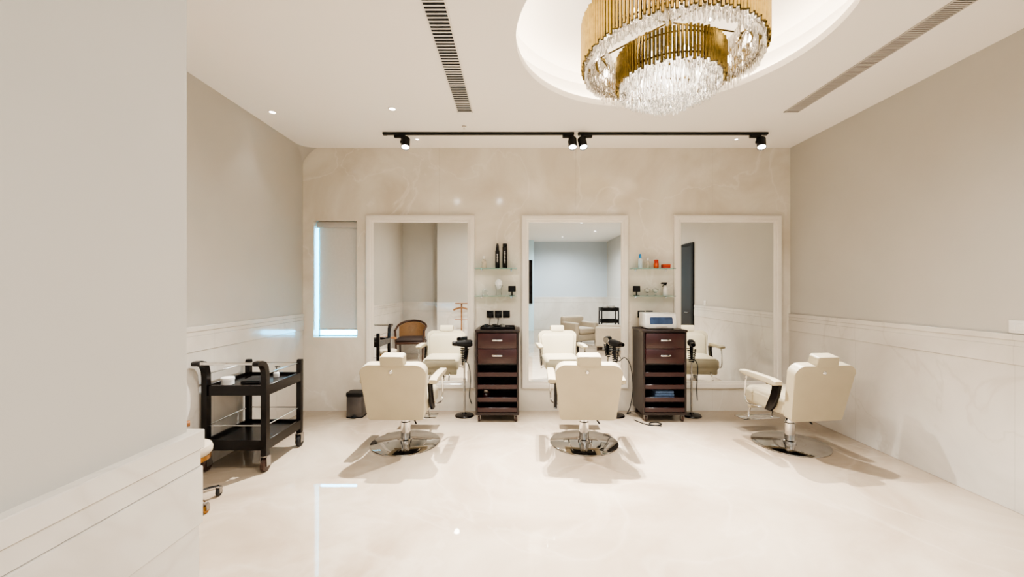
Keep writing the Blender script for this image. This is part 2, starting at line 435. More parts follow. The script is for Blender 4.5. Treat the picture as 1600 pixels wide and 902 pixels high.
# tools on the left cabinet
t = thing('tool_tray', 'shallow black tool tray on top of the left dark cabinet', 'tray', (-.20, 4.60, 1.0))
bm = BM(); box(bm, -.19, .19, -.11, .11, .001, .008, .002, 1)
for a in ((-.19, .19, -.11, -.102), (-.19, .19, .102, .11), (-.19, -.182, -.11, .11), (.182, .19, -.11, .11)): box(bm, *a, .001, .03, .002, 1)
obj('tray_body', bm, M['blackgloss'], t)
for s in (-1, 1):
    bm = BM(); tube(bm, spline([(s*.19, -.04, .022), (s*.205, -.03, .03), (s*.205, .03, .03), (s*.19, .04, .022)], 5), .004)
    obj('handle', bm, M['chrome'], t)
def clipper(label, x, y, rz, m):
    t = thing('hair_clipper', label, 'hair clipper', (x, y, 1.010), rz, 'hair clippers in the tool tray')
    bm = BM(); prism(bm, [(-.08, .004), (-.07, 0), (.05, 0), (.06, .01), (.06, .034), (.0, .042), (-.06, .036), (-.08, .026)], 'x', -.022, .022, .007, 3); obj('clipper_body', bm, m, t)
    bm = BM(); prism(bm, [(.058, .008), (.080, .020), (.080, .026), (.058, .034)], 'x', -.02, .02, .001, 1)
    for i in range(9): box(bm, -.0195+i*.0047, -.017+i*.0047, .078, .086, .019, .025)
    obj('clipper_blade', bm, M['chrome'], t)
    bm = BM(); box(bm, -.005, .005, -.02, .01, .038, .046, .003); obj('switch', bm, M['steel'], t)
clipper('black hair clipper with steel blade at the left of the tool tray', -.33, 4.60, .2, M['black'])
clipper('black hair clipper with steel blade in the middle of the tool tray', -.24, 4.60, -.2, M['blackgloss'])
clipper('silver grey hair clipper in the tool tray', -.15, 4.60, .15, M['steel'])
t = thing('barber_comb', 'black comb lying at the right of the tool tray', 'comb', (-.065, 4.60, 1.010), .25)
bm = BM(); box(bm, -.012, -.004, -.085, .085, 0, .006, .002, 1); obj('comb_spine', bm, M['black'], t)
bm = BM()
for i in range(42): box(bm, -.005, .014, -.083+i*.004, -.081+i*.004, .001, .005)
obj('comb_teeth', bm, M['black'], t)

# sterilizer on the right cabinet
t = thing('tool_sterilizer', 'white tool sterilizer with blue-grey window on the right dark cabinet', 'sterilizer', (1.60, 4.63, 1.0))
bm = BM(); prism(bm, [(-.125, .012), (.125, .012), (.125, .178), (-.085, .178), (-.112, .16), (-.13, .06)], 'x', -.172, .172, .014, 3); obj('casing', bm, M['white'], t)
mt = Matrix.Translation((0, -.127, .056)) @ Matrix.Rotation(math.radians(-9), 4, 'X')
bm = BM(); prism(bm, rrect(.125, .125, .0, .078, .012, .012), 'y', -.006, .004, .002, 1, mt); obj('window', bm, M['darkglass'], t)
bm = BM(); box(bm, -.06, .06, -.014, -.005, -.03, -.018, .003, 1, mt); obj('door_grip', bm, M['greymetal'], t)
for x in (-.14, .14):
    for y in (-.09, .09):
        bm = BM(); lathe(bm, [(0, .001), (.012, .001), (.012, .013), (0, .013)], 12, (x, y, 0)); obj('foot', bm, M['rubber'], t)

# things on the cabinet shelves
t = thing('folded_towel', 'blue-grey folded towel on an open shelf of the right cabinet', 'towel', (1.63, 4.58, .235))
for k in range(3):
    bm = BM(); box(bm, -.11+.004*k, .11-.003*k, -.10, .10, .001+.032*k, .031+.032*k, .012, 3); obj('fold', bm, M['towel'], t)
t = thing('metal_bowl', 'small silver bowl on the low shelf of the left cabinet', 'bowl', (-.33, 4.58, .235))
bm = BM(); lathe(bm, [(0, .001), (.03, .001), (.035, .006), (.055, .04), (.06, .065), (.057, .065), (.05, .04), (.03, .01), (0, .009)], 28); obj('bowl_body', bm, M['chrome'], t)
bm = BM(); tube(bm, [(.06*math.cos(a*PI/14), .06*math.sin(a*PI/14), .065) for a in range(28)], .0025, 6, True); obj('rim', bm, M['chrome'], t)

# ------------------------------------------------------------------ glass shelves and what stands on them
def gshelf(x0, x1, z, label):
    t = thing('glass_shelf', label, 'shelf', ((x0+x1)/2, YB, z), 0, 'glass shelves above the cabinets'); h = (x1-x0)/2
    bm = BM(); box(bm, -h, h, -.145, -.006, -.008, 0, .001, 1); obj('glass_panel', bm, M['greenglass'], t)
    for s in (-1, 1):
        bm = BM(); box(bm, s*(h-.07)-.01, s*(h-.07)+.01, -.04, -.001, -.020, -.0085, .002, 1); lathe(bm, [(0, 0), (.011, 0), (.011, .006), (0, .006)], 14, (s*(h-.07), -.007, -.022), Matrix.Rotation(PI/2, 4, 'X'))
        obj('bracket', bm, M['chrome'], t)
gshelf(-.478, .015, 1.685, 'upper glass shelf above the left cabinet, holding tall black bottles')
gshelf(-.478, .015, 1.366, 'lower glass shelf above the left cabinet, holding a black sign stand')
gshelf(1.345, 1.845, 1.685, 'upper glass shelf above the right cabinet, holding orange containers')
gshelf(1.345, 1.845, 1.366, 'lower glass shelf above the right cabinet, holding glass dishes')
ZU, ZL, YS = 1.686, 1.367, 4.785

def bottle(name, label, cat, x, z, prof, m, cap=None, capm=None, marks=None, y=YS):
    t = thing(name, label, cat, (x, y, z))
    bm = BM(); lathe(bm, prof, 28); obj('bottle_body', bm, m, t)
    if cap: bm = BM(); lathe(bm, cap, 24); obj('cap', bm, capm, t)
    if marks:
        bm = BM(); r, z0, n, s = marks
        for i in range(n):
            w = .004+.004*((i*7) % 3)/2
            box(bm, -w, w, -r-.0012, -r+.004, z0+i*s, z0+i*s+s*.55)
        obj('printed_lettering', bm, M['white'], t)
    return t
bottle('spray_can', 'tall black hairspray can with tapered cap on the upper left shelf', 'spray can', -.215, ZU,
       [(0, 0), (.025, 0), (.026, .004), (.026, .20), (.018, .215), (0, .216)], M['black'], [(0, .214), (.019, .214), (.017, .255), (.012, .285), (.008, .290), (0, .290)], M['blackgloss'], (.026, .07, 9, .011))
bottle('shampoo_bottle', 'straight black bottle with white lettering beside the tapered black can', 'bottle', -.128, ZU,
       [(0, 0), (.027, 0), (.029, .004), (.029, .245), (.026, .252), (0, .252)], M['blackgloss'], [(0, .250), (.027, .250), (.027, .284), (.024, .288), (0, .288)], M['black'], (.029, .06, 11, .013))
bottle('lotion_bottle', 'small pale clear bottle at the left end of the upper left shelf', 'bottle', -.372, ZU,
       [(0, 0), (.026, 0), (.028, .004), (.028, .08), (.012, .10), (.011, .11), (0, .11)], M['amber'], [(0, .109), (.013, .109), (.013, .14), (.01, .144), (0, .144)], M['white'])
def sign_stand(x, label):
    t = thing('sign_stand', label, 'sign stand', (x, YS, ZL))
    bm = BM(); box(bm, -.03, .03, -.025, .025, 0, .006, .002, 1); obj('foot', bm, M['black'], t)
    bm = BM(); box(bm, -.008, .008, -.004, .004, .005, .05); obj('stem', bm, M['black'], t)
    bm = BM(); box(bm, -.044, .044, -.004, .004, .045, .115, .003, 1); obj('plaque', bm, M['blackgloss'], t)
sign_stand(-.045, 'small black sign stand on the lower left glass shelf')
sign_stand(1.41, 'small black sign stand on the lower right glass shelf')
t = thing('glass_vase', 'clear glass vase with crumpled white tissue on the lower left shelf', 'vase', (-.20, YS, ZL))
bm = BM(); lathe(bm, [(0, 0), (.032, 0), (.036, .01), (.03, .05), (.036, .09), (.05, .12), (.047, .12), (.033, .09), (.027, .05), (.03, .012), (0, .01)], 28); obj('vase_body', bm, M['glass'], t)
bm = BM()
bmesh.ops.create_icosphere(bm, subdivisions=3, radius=.036)
for v in bm.verts: v.co = v.co*(1+.35*math.sin(v.co.x*170+v.co.z*90)*math.cos(v.co.y*140)); v.co.z = v.co.z*1.5+.135
obj('tissue', bm, M['tissue'], t)
bottle('glass_jar', 'small clear glass jar with lid at the left of the lower left shelf', 'jar', -.36, ZL,
       [(0, 0), (.03, 0), (.033, .004), (.033, .05), (.03, .056), (0, .056)], M['glass'], [(0, .056), (.034, .056), (.034, .066), (.01, .07), (.008, .08), (0, .082)], M['glass'])
bottle('spray_bottle', 'pale bottle with bright blue top on the upper right shelf', 'bottle', 1.452, ZU,
       [(0, 0), (.021, 0), (.023, .004), (.023, .10), (.012, .118), (0, .118)], M['paleblue'], [(0, .117), (.014, .117), (.016, .135), (.012, .165), (.006, .17), (0, .17)], M['blue'])
bottle('lotion_bottle', 'small clear bottle beside the blue-topped bottle on the upper right shelf', 'bottle', 1.542, ZU,
       [(0, 0), (.019, 0), (.021, .004), (.021, .075), (.01, .09), (0, .09)], M['amber'], [(0, .089), (.011, .089), (.011, .12), (.009, .123), (0, .123)], M['white'])
bottle('cream_jar', 'orange jar with dark red lid on the upper right shelf', 'jar', 1.640, ZU,
       [(0, 0), (.027, 0), (.029, .004), (.029, .055), (.026, .06), (0, .06)], M['orange'], [(0, .06), (.024, .06), (.024, .095), (.02, .1), (0, .1)], M['red'])
t = thing('card_box', 'flat red-orange card box at the right end of the upper right shelf', 'box', (1.752, YS, ZU))
bm = BM(); box(bm, -.045, .045, -.03, .03, 0, .045, .002, 1); obj('box_body', bm, M['red'], t)
bm = BM(); box(bm, -.0455, .0455, -.0305, .0305, .028, .046, .002, 1); obj('box_lid', bm, M['orange'], t)
def dish(x, label):
    t = thing('glass_dish', label, 'dish', (x, YS, ZL))
    bm = BM(); lathe(bm, [(0, 0), (.02, 0), (.02, .004), (.006, .01), (.006, .03), (.03, .045), (.036, .07), (.033, .07), (.026, .047), (0, .036)], 24); obj('dish_body', bm, M['glass'], t)
    bm = BM(); lathe(bm, [(0, .070), (.037, .070), (.03, .082), (.008, .09), (.009, .1), (0, .103)], 24); obj('dish_lid', bm, M['glass'], t)
dish(1.535, 'clear glass stemmed dish beside the black sign stand on the lower right shelf')
dish(1.630, 'clear glass stemmed dish beside the white spray bottle')
t = thing('spray_bottle', 'white spray bottle with black trigger on the lower right shelf', 'spray bottle', (1.745, YS, ZL))
bm = BM(); lathe(bm, [(0, 0), (.026, 0), (.028, .004), (.028, .08), (.013, .11), (.013, .118), (0, .118)], 28); obj('bottle_body', bm, M['white'], t)
bm = BM(); lathe(bm, [(0, .117), (.015, .117), (.015, .135), (0, .135)], 20); box(bm, -.045, .02, -.009, .009, .134, .156, .004); box(bm, -.055, -.044, -.005, .005, .140, .151, .002, 1); prism(bm, [(-.02, .136), (-.034, .105), (-.029, .103), (-.010, .134)], 'y', -.005, .005)
obj('trigger_head', bm, M['black'], t)

# sockets and plugs
def socket(x, label, plug, plabel):
    t = thing('wall_socket', label, 'socket', (x, YB-.001, 1.146))
    bm = BM(); box(bm, -.042, .042, -.009, 0, -.042, .042, .003); obj('faceplate', bm, M['blackgloss'], t)
    bm = BM(); box(bm, -.026, -.01, -.013, -.008, .015, .03, .002, 1); obj('switch', bm, M['black'], t)
    if plug:
        p = thing('power_plug', plabel, 'plug', (x, YB-.011, 1.135))
        bm = BM(); box(bm, -.022, .022, -.03, 0, -.024, .022, .006); obj('plug_body', bm, M['black'], p)
        bm = BM(); tube(bm, spline([(0, -.025, -.018), (0, -.03, -.05), (.006*(1 if x > 0 else -1), -.012, -.12), (.01, -.008, -.16)], 6), .004); obj('cord', bm, M['black'], p)
socket(-.304, 'black wall socket above the left cabinet, nearest the window', True, 'black plug in the socket nearest the window above the left cabinet')
socket(-.208, 'black wall socket in the middle of three above the left cabinet', True, 'black plug in the middle socket above the left cabinet')
socket(-.112, 'black wall socket above the left cabinet, nearest the middle mirror', False, '')
socket(1.485, 'black wall socket above the sterilizer, nearer the middle mirror', True, 'black plug in the socket above the white sterilizer')
socket(1.581, 'black wall socket above the sterilizer, nearer the right mirror', False, '')

# light switch on the right wall
t = thing('light_switch', 'white light switch plate on the right wall above the moulding', 'switch', (XR-.001, 2.655, 1.20))
bm = BM(); box(bm, -.009, 0, -.045, .045, -.043, .043, .003); obj('faceplate', bm, M['white'], t)
for y in (-.02, .02):
    bm = BM(); box(bm, -.012, -.008, y-.015, y+.015, -.026, .026, .002, 1); obj('rocker', bm, M['white'], t)

# ------------------------------------------------------------------ hair dryer stands and dryers
def dryer_stand(label, x, y):
    t = thing('hair_dryer_stand', label, 'stand', (x, y, 0), 0, 'floor stands for hair dryers')
    bm = BM(); lathe(bm, [(0, 0), (.105, 0), (.108, .006), (.10, .018), (.03, .028), (.02, .04), (0, .04)], 40); obj('base', bm, M['blackgloss'], t)
    bm = BM(); lathe(bm, [(0, .038), (.011, .038), (.011, .40), (.014, .405), (.014, .43), (.009, .435), (.009, .615), (0, .615)], 16); obj('pole', bm, M['darkchrome'], t)
    bm = BM()
    hx = [(.0+(.026+.022*i/120)*math.cos(i*2*PI/16), (.026+.022*i/120)*math.sin(i*2*PI/16), .615+.15*i/120) for i in range(121)]
    tube(bm, [(0, 0, .612), (.02, 0, .613)]+hx, .0055, 6); obj('spiral_holder', bm, M['black'], t)
    return t
def hair_dryer(label, x, y, rz, cord):
    t = thing('hair_dryer', label, 'hair dryer', (x, y, .63), rz)
    rot = Matrix.Translation((0, 0, .195)) @ Matrix.Rotation(-PI/2, 4, 'Y')
    bm = BM(); lathe(bm, [(0, -.085), (.03, -.085), (.040, -.075), (.043, -.04), (.041, 0), (.034, .06), (.030, .085), (0, .085)], 28, mtx=rot); obj('barrel', bm, M['black'], t)
    bm = BM(); lathe(bm, [(.028, .08), (.029, .11), (.020, .14), (.018, .14), (.026, .11), (.026, .082)], 24, mtx=rot); obj('nozzle', bm, M['blackgloss'], t)
    bm = BM(); lathe(bm, [(0, 0), (.033, 0), (.033, .006), (.025, .012), (0, .014)], 24, mtx=rot @ Matrix.Translation((0, 0, -.096))); obj('intake_grille', bm, M['steel'], t)
    bm = BM(); tube(bm, [(.02, 0, .19), (.018, 0, .12), (.008, 0, .05), (0, 0, .015)], [.020, .019, .017, .014], 14); obj('handle', bm, M['black'], t)
    R = Matrix.Rotation(-rz, 3, 'Z')
    bm = BM(); tube(bm, spline([R @ Vector(p) for p in cord], 8), .005, 8); obj('cord', bm, M['black'], t)
dryer_stand('chrome hair dryer stand beside the left cabinet', -.585, 4.66)
hair_dryer('black hair dryer on the stand left of the left cabinet', -.585, 4.66, .15, [(.0, 0, .02), (.0, -.03, .01), (.055, -.055, -.04), (.075, -.05, -.2), (.06, -.02, -.4), (.08, .03, -.5)])
dryer_stand('chrome hair dryer stand in front of the middle mirror', 1.13, 4.66)
hair_dryer('black hair dryer on the stand before the middle mirror', 1.13, 4.66, 2.0, [(.0, 0, .02), (.04, -.03, .0), (.10, -.04, .04), (.17, -.02, -.06), (.20, -.01, -.30), (.18, .02, -.52), (.15, .05, -.618), (.18, .09, -.623), (.21, .12, -.623)])
dryer_stand('chrome hair dryer stand between the right cabinet and the right mirror', 2.0, 4.66)
hair_dryer('black hair dryer on the stand right of the right cabinet', 2.0, 4.66, 1.3, [(.0, 0, .02), (.04, -.01, 0), (.06, -.02, -.08), (.05, -.02, -.3), (.06, -.01, -.45)])
bm = BM(); tube(bm, spline([(1.30, 4.50, .006), (1.34, 4.42, .006), (1.40, 4.34, .006), (1.48, 4.32, .006), (1.55, 4.36, .006), (1.52, 4.42, .006), (1.44, 4.40, .006), (1.43, 4.34, .006), (1.53, 4.30, .006)], 8), .005)
tag(obj('power_cable', bm, M['black']), 'black power cable looped on the floor in front of the right cabinet', 'cable')

# ------------------------------------------------------------------ pedal bin
t = thing('pedal_bin', 'small dark steel pedal bin on the floor under the window', 'bin', (-1.81, 4.66, 0))
bm = BM(); prism(bm, rrect(.09, .09, -.08, .08, .02, .02), 'z', .012, .235, .004, 1); obj('bin_body', bm, M['bin'], t)
bm = BM(); prism(bm, rrect(.095, .095, -.085, .085, .022, .022), 'z', .236, .28, .012, 3); obj('lid', bm, M['black'], t)
bm = BM(); prism(bm, rrect(.093, .093, -.083, .083, .02, .02), 'z', .001, .014, .003, 1); obj('foot_ring', bm, M['black'], t)
bm = BM(); box(bm, -.03, .03, -.115, -.07, .012, .02, .003, 1); obj('pedal', bm, M['black'], t)

# ------------------------------------------------------------------ black trolley
t = thing('salon_trolley', 'black lacquered two-tier salon trolley with chrome rails by the left wall', 'trolley', (-2.225, 3.51, 0))
def trolley(t):
    hx = .235; pw = .022
    for s in (-1, 1):
        xa, xb = s*hx-pw, s*hx+pw
        bm = BM(); prism(bm, [(-.232, .125), (-.232, .69), (-.234, .77), (-.248, .832), (-.280, .872), (-.325, .888), (-.365, .888), (-.384, .880), (-.384, .858), (-.368, .851), (-.335, .851), (-.305, .835), (-.287, .80), (-.28, .75), (-.28, .68), (-.28, .125)], 'x', xa, xb)
        obj('handle_post', bm, M['blackgloss'], t)
        bm = BM(); prism(bm, [(.24, .125), (.28, .125), (.28, .74), (.286, .78), (.28, .80), (.25, .80), (.24, .77)], 'x', xa, xb, .003, 1); obj('rear_post', bm, M['blackgloss'], t)
        for z in (.77, .36):
            bm = BM(); tube(bm, [(s*hx, -.24, z), (s*hx, .25, z)], .005); obj('side_rail', bm, M['chrome'], t)
    bm = BM(); tube(bm, [(-hx, -.355, .869), (hx, -.355, .869)], .012); obj('handle_bar', bm, M['chrome'], t)
    for z in (.77, .36):
        bm = BM(); tube(bm, [(-hx, .26, z), (hx, .26, z)], .005); obj('end_rail', bm, M['chrome'], t)
    bm = BM(); tube(bm, [(-hx, -.255, .36), (hx, -.255, .36)], .005); obj('end_rail', bm, M['chrome'], t)
    for z in (.67, .235):
        bm = BM()
        box(bm, -.214, .214, -.268, -.25, z-.07, z+.012, .003, 1); box(bm, -.214, .214, .25, .268, z-.07, z+.012, .003, 1)
        box(bm, -.255, -.232, -.233, .241, z-.07, z+.012, .003, 1); box(bm, .232, .255, -.233, .241, z-.07, z+.012, .003, 1)
        box(bm, -.234, .234, -.233, .241, z-.03, z-.012); box(bm, -.212, .212, -.252, .252, z-.029, z-.0125)
        obj('shelf_tray', bm, M['blackgloss'], t)
    for s in (-1, 1):
        for y in (-.255, .26): castor(t, s*hx, y, .125, M['brownwheel'] if y < 0 else M['rubber'])
trolley(t)
ZT = .659
t = thing('cream_tub', 'round white lidded tub on the black trolley top', 'tub', (-2.37, 3.37, ZT))
bm = BM(); lathe(bm, [(0, 0), (.043, 0), (.047, .004), (.047, .04), (0, .04)], 28); obj('tub_body', bm, M['white'], t)
bm = BM(); lathe(bm, [(0, .04), (.05, .04), (.05, .058), (.046, .062), (0, .062)], 28); obj('lid', bm, M['whitepaint'], t)
t = thing('tool_case', 'flat black case lying on the black trolley top', 'case', (-2.20, 3.46, ZT), .2)
bm = BM(); box(bm, -.07, .07, -.11, .11, 0, .035, .008); obj('case_body', bm, M['black'], t)
bm = BM(); box(bm, -.071, .071, -.111, .111, .017, .02); obj('seam', bm, M['steel'], t)
t = thing('pump_bottle', 'small white bottle with black pump on the black trolley top', 'bottle', (-2.14, 3.66, ZT))
bm = BM(); lathe(bm, [(0, 0), (.022, 0), (.024, .004), (.024, .035), (.012, .05), (0, .05)], 24); obj('bottle_body', bm, M['white'], t)
bm = BM(); lathe(bm, [(0, .049), (.013, .049), (.013, .065), (.004, .065), (.004, .085), (.012, .087), (.012, .095), (0, .095)], 18); box(bm, 0, .035, -.004, .004, .087, .094, .002, 1); obj('pump', bm, M['black'], t)

# ------------------------------------------------------------------ low stool behind the near wall
t = thing('salon_stool', 'low round beige stool on castors half hidden by the near wall', 'stool', (-2.19, 2.70, 0))
bm = BM(); lathe(bm, [(0, .345), (.145, .345), (.156, .36), (.158, .385), (.15, .405), (.12, .415), (0, .417)], 40); obj('seat', bm, M['sofa'], t)
bm = BM(); lathe(bm, [(0, .305), (.13, .305), (.148, .315), (.148, .344), (0, .344)], 40); obj('seat_base', bm, M['brass'], t)
bm = BM(); lathe(bm, [(0, .06), (.03, .06), (.03, .18), (.018, .185), (.018, .305), (0, .305)], 20); obj('column', bm, M['chrome'], t)
bm = BM()
for k in range(5):
    a = math.radians(55+72*k); tube(bm, [(.02*math.cos(a), .02*math.sin(a), .09), (.20*math.cos(a), .20*math.sin(a), .068)], [.014, .010], 8)
obj('star_base', bm, M['chrome'], t)
for k in range(5):
    a = math.radians(55+72*k); castor(t, .20*math.cos(a), .20*math.sin(a), .066, M['brass'] if k == 4 else M['rubber'])
bm = BM(); tube(bm, spline([(-.05, -.08, .32), (-.05, -.18, .36), (-.05, -.20, .50), (-.05, -.19, .57)], 6), .009); obj('back_stem', bm, M['chrome'], t)
bm = BM(); tube(bm, spline([(-.17, -.14, .59), (-.10, -.18, .59), (-.03, -.18, .59), (.05, -.15, .59), (.112, -.09, .59)], 6), .020, 12); obj('back_bar', bm, M['brownwood'], t)

# ------------------------------------------------------------------ seen only in the mirrors
t = thing('cane_armchair', 'brown wooden armchair with cane back, seen in the left mirror', 'chair', (-2.11, 1.42, 0), -.1)
bm = BM(); box(bm, -.26, .26, -.24, .27, .40, .47, .03, 3); obj('seat', bm, M['brownseat'], t)
bm = BM(); box(bm, -.27, .27, -.26, .28, .355, .40, .01); obj('seat_frame', bm, M['walnut'], t)
arc = [(.29*math.cos(a), -.02+.29*math.sin(a)*-1, .66+.12*max(0, math.sin(a))) for a in [PI*i/16 for i in range(17)]]
bm = BM(); tube(bm, spline([(.28, .24, .62)]+arc+[(-.28, .24, .62)], 2), .022, 10); obj('back_rail', bm, M['walnut'], t)
bm = BM(); rr = []
for i in range(13):
    a = PI*(.1+.8*i/12); x, y = .275*math.cos(a), -.02-.275*math.sin(a); zt = .64+.12*math.sin(a)
    rr.append([Vector((x, y, .42)), Vector((x*.96, y*.96, .42)), Vector((x*.96, y*.96, zt)), Vector((x, y, zt))])
loft(bm, rr); obj('cane_panel', bm, M['cane'], t)
for sx in (-1, 1):
    for y, top in ((.24, .62), (-.20, .38)):
        bm = BM(); tube(bm, [(sx*.25, y, 0), (sx*.26, y, .36), (sx*.275, y, top)], [.015, .02, .02], 10); obj('leg', bm, M['walnut'], t)
t = thing('valet_stand', 'wooden clothes valet stand, seen in the left mirror', 'valet stand', (-1.13, 1.16, 0))
bm = BM(); box(bm, -.17, .17, -.14, .14, .03, .055, .008); obj('base', bm, M['brownwood'], t)
for x in (-.14, .14):
    for y in (-.11, .11):
        bm = BM(); lathe(bm, [(0, 0), (.014, 0), (.018, .03), (0, .03)], 12, (x, y, 0)); obj('foot', bm, M['brownwood'], t)
bm = BM(); tube(bm, [(0, 0, .05), (0, 0, 1.13)], .016, 12); obj('pole', bm, M['brownwood'], t)
bm = BM(); tube(bm, spline([(-.17, 0, 1.0), (-.10, .01, 1.03), (0, .02, 1.05), (.10, .01, 1.03), (.17, 0, 1.0)], 5), .018, 10); obj('hanger', bm, M['brownwood'], t)
bm = BM(); box(bm, -.13, .13, -.06, .06, 1.13, 1.15, .006); obj('top_tray', bm, M['brownwood'], t)
bm = BM(); tube(bm, [(-.14, .02, .80), (.14, .02, .80)], .009); box(bm, -.015, .015, -.01, .03, .785, .815, .003, 1); obj('trouser_bar', bm, M['brownwood'], t)

def lounge(label, loc, rz, h):
    t = thing('lounge_armchair', label, 'armchair', loc, rz)
    bm = BM(); box(bm, -.36, .36, -.34, .36, .08, .26, .03, 3); obj('base', bm, M['sofa'], t)
    bm = BM(); box(bm, -.25, .25, -.24, .38, .26, .42, .05, 4); obj('seat_cushion', bm, M['sofa'], t)
    bm = BM(); box(bm, -.36, .36, -.40, -.24, .08, h, .06, 4); obj('backrest', bm, M['sofa'], t)
    for s in (-1, 1):
        bm = BM(); box(bm, s*.31-.065, s*.31+.065, -.30, .36, .08, .56, .05, 4); obj('arm', bm, M['sofa'], t)
        for y in (-.30, .30):
            bm = BM(); lathe(bm, [(0, 0), (.014, 0), (.022, .08), (0, .08)], 12, (s*.3, y, 0)); obj('leg', bm, M['walnut'], t)
lounge('beige lounge armchair seen in the middle mirror beside the pier', (1.70, -1.3, 0), -.5, .70)
lounge('beige lounge armchair in front of the dark trolley, seen in the middle mirror', (2.3, -.12, 0), PI/2+.3, .58)
t = thing('tool_cart', 'small black cart with white bowls seen in the middle mirror', 'cart', (2.46, -1.15, 0))
for s in (-1, 1):
    for y in (-.16, .16):
        bm = BM(); tube(bm, [(s*.22, y, .05), (s*.22, y, .95)], .018); obj('post', bm, M['black'], t)
        castor(t, s*.22, y, .055, M['rubber'])
for z in (.2, .55, .86):
    bm = BM(); box(bm, -.22, .22, -.16, .16, z, z+.015)
    for a in ((-.225, .225, -.165, -.155), (-.225, .225, .155, .165), (-.225, -.215, -.165, .165), (.215, .225, -.165, .165)): box(bm, *a, z, z+.09)
    obj('tray', bm, M['black'], t)
for x, l in ((2.37, 'white bowl on the mirrored black cart, nearer the armchairs'), (2.54, 'white bowl on the mirrored black cart, nearer the right wall')):
    b = thing('mixing_bowl', l, 'bowl', (x, -1.13, .876))
    bm = BM(); lathe(bm, [(0, 0), (.04, 0), (.075, .07), (.08, .12), (.076, .12), (.07, .07), (0, .012)], 24); obj('bowl_body', bm, M['white'], b)
    bm = BM(); tube(bm, [(.079*math.cos(a*PI/12), .079*math.sin(a*PI/12), .12) for a in range(24)], .004, 6, True); obj('rim', bm, M['white'], b)
t = thing('wall_screen', 'narrow dark wall screen seen at the left edge of the middle mirror', 'screen', (.51, YF+.502, 1.68))
bm = BM(); box(bm, -.06, .06, 0, .03, -.75, .75, .006); obj('bezel', bm, M['black'], t)
bm = BM(); box(bm, -.05, .05, .028, .032, -.73, .73); obj('panel', bm, M['blackgloss'], t)

# ------------------------------------------------------------------ ceiling fittings
WARM = (1, .972, .93)
def downlight(x, y, label, e=55, col=WARM, ang=150, r=.026):
    t = thing('downlight', label, 'downlight', (x, y, ZC), 0, 'recessed ceiling downlights')
    bm = BM(); lathe(bm, [(r, -.001), (r*1.5, -.001), (r*1.5, -.004), (r*1.35, -.008), (r*1.06, -.006), (r, -.001)], 32); obj('trim_ring', bm, M['whitepaint'], t)
    bm = BM(); lathe(bm, [(0, -.001), (r, -.001), (r, -.003), (0, -.003)], 24); obj('lens', bm, M['lens'], t)
    if e: lamp('downlight_lamp', 'SPOT', e, col, (0, 0, -.03), t, spot_size=math.radians(ang), spot_blend=1, shadow_soft_size=.05)
downlight(-2.30, 3.87, 'round recessed downlight closest to the left wall', 5, ang=80)
downlight(-1.146, 3.80, 'round recessed downlight between the left wall and the slotted vent', 55, ang=100)
downlight(-1.10, 4.57, 'small downlight behind the left end of the black tracks', 0, r=.016)
downlight(2.46, 4.57, 'small downlight behind the right end of the black tracks', 0, r=.016)
for i, (x, y, e, w) in enumerate([(-1.1, 2.05, 56, 'above the low stool'), (-.3, 2.1, 54, 'nearest the slotted vent'), (1.1, 1.55, 58, 'before the round recess'), (1.6, 1.3, 58, 'in front of the chandelier'), (2.0, 1.2, 50, 'by the dark door'), (1.6, -.3, 74, 'above the lounge armchairs'), (2.3, -2.2, 190, 'by the far right wall'), (1.5, -3.5, 240, 'nearest the far wall')]):  # downlights added out of direct view to fill the room, cool in the lounge
    downlight(x, y, 'added fill downlight %s, out of direct view' % w, e, WARM if y > 0 else (.92, .97, 1), 165)

def vent(label, x0, x1, y0, y1, sp, sw, m, back):
    t = thing('ceiling_vent', label, 'vent', ((x0+x1)/2, (y0+y1)/2, ZC)); h, l = (x1-x0)/2, (y1-y0)/2
    bm = BM(); box(bm, -h+.01, h-.01, -l+.01, l-.01, -.003, -.001); obj('duct_backing', bm, back, t)
    bm = BM()
    for a in ((-h, -h+.010, -l, l), (h-.010, h, -l, l), (-h, h, -l, -l+.02), (-h, h, l-.02, l)): box(bm, *a, -.008, -.001)
    obj('vent_frame', bm, m, t)
    bm = BM(); y = -l+.03
    while y < l-.03:
        box(bm, -h+.009, h-.009, y, y+sw, -.007, -.004); y += sp
    obj('slats', bm, m, t)
vent('long slotted air vent in the ceiling left of the chandelier', -.555, -.405, 1.4, 3.87, .036, .012, M['whitepaint'], M['void'])
vent('long fine-slatted air vent in the ceiling near the right wall', 2.53, 2.665, 1.4, 3.87, .018, .010, M['greymetal'], M['greyduct'])
t = thing('sprinkler', 'tiny sprinkler head on the ceiling above the left track', 'sprinkler', (-.53, 4.2, ZC))
bm = BM(); lathe(bm, [(0, -.001), (.022, -.001), (.022, -.006), (.006, -.010), (.006, -.03), (0, -.03)], 16); obj('stem', bm, M['chrome'], t)
bm = BM(); lathe(bm, [(0, -.03), (.014, -.03), (.014, -.033), (0, -.033)], 16); obj('deflector', bm, M['chrome'], t)

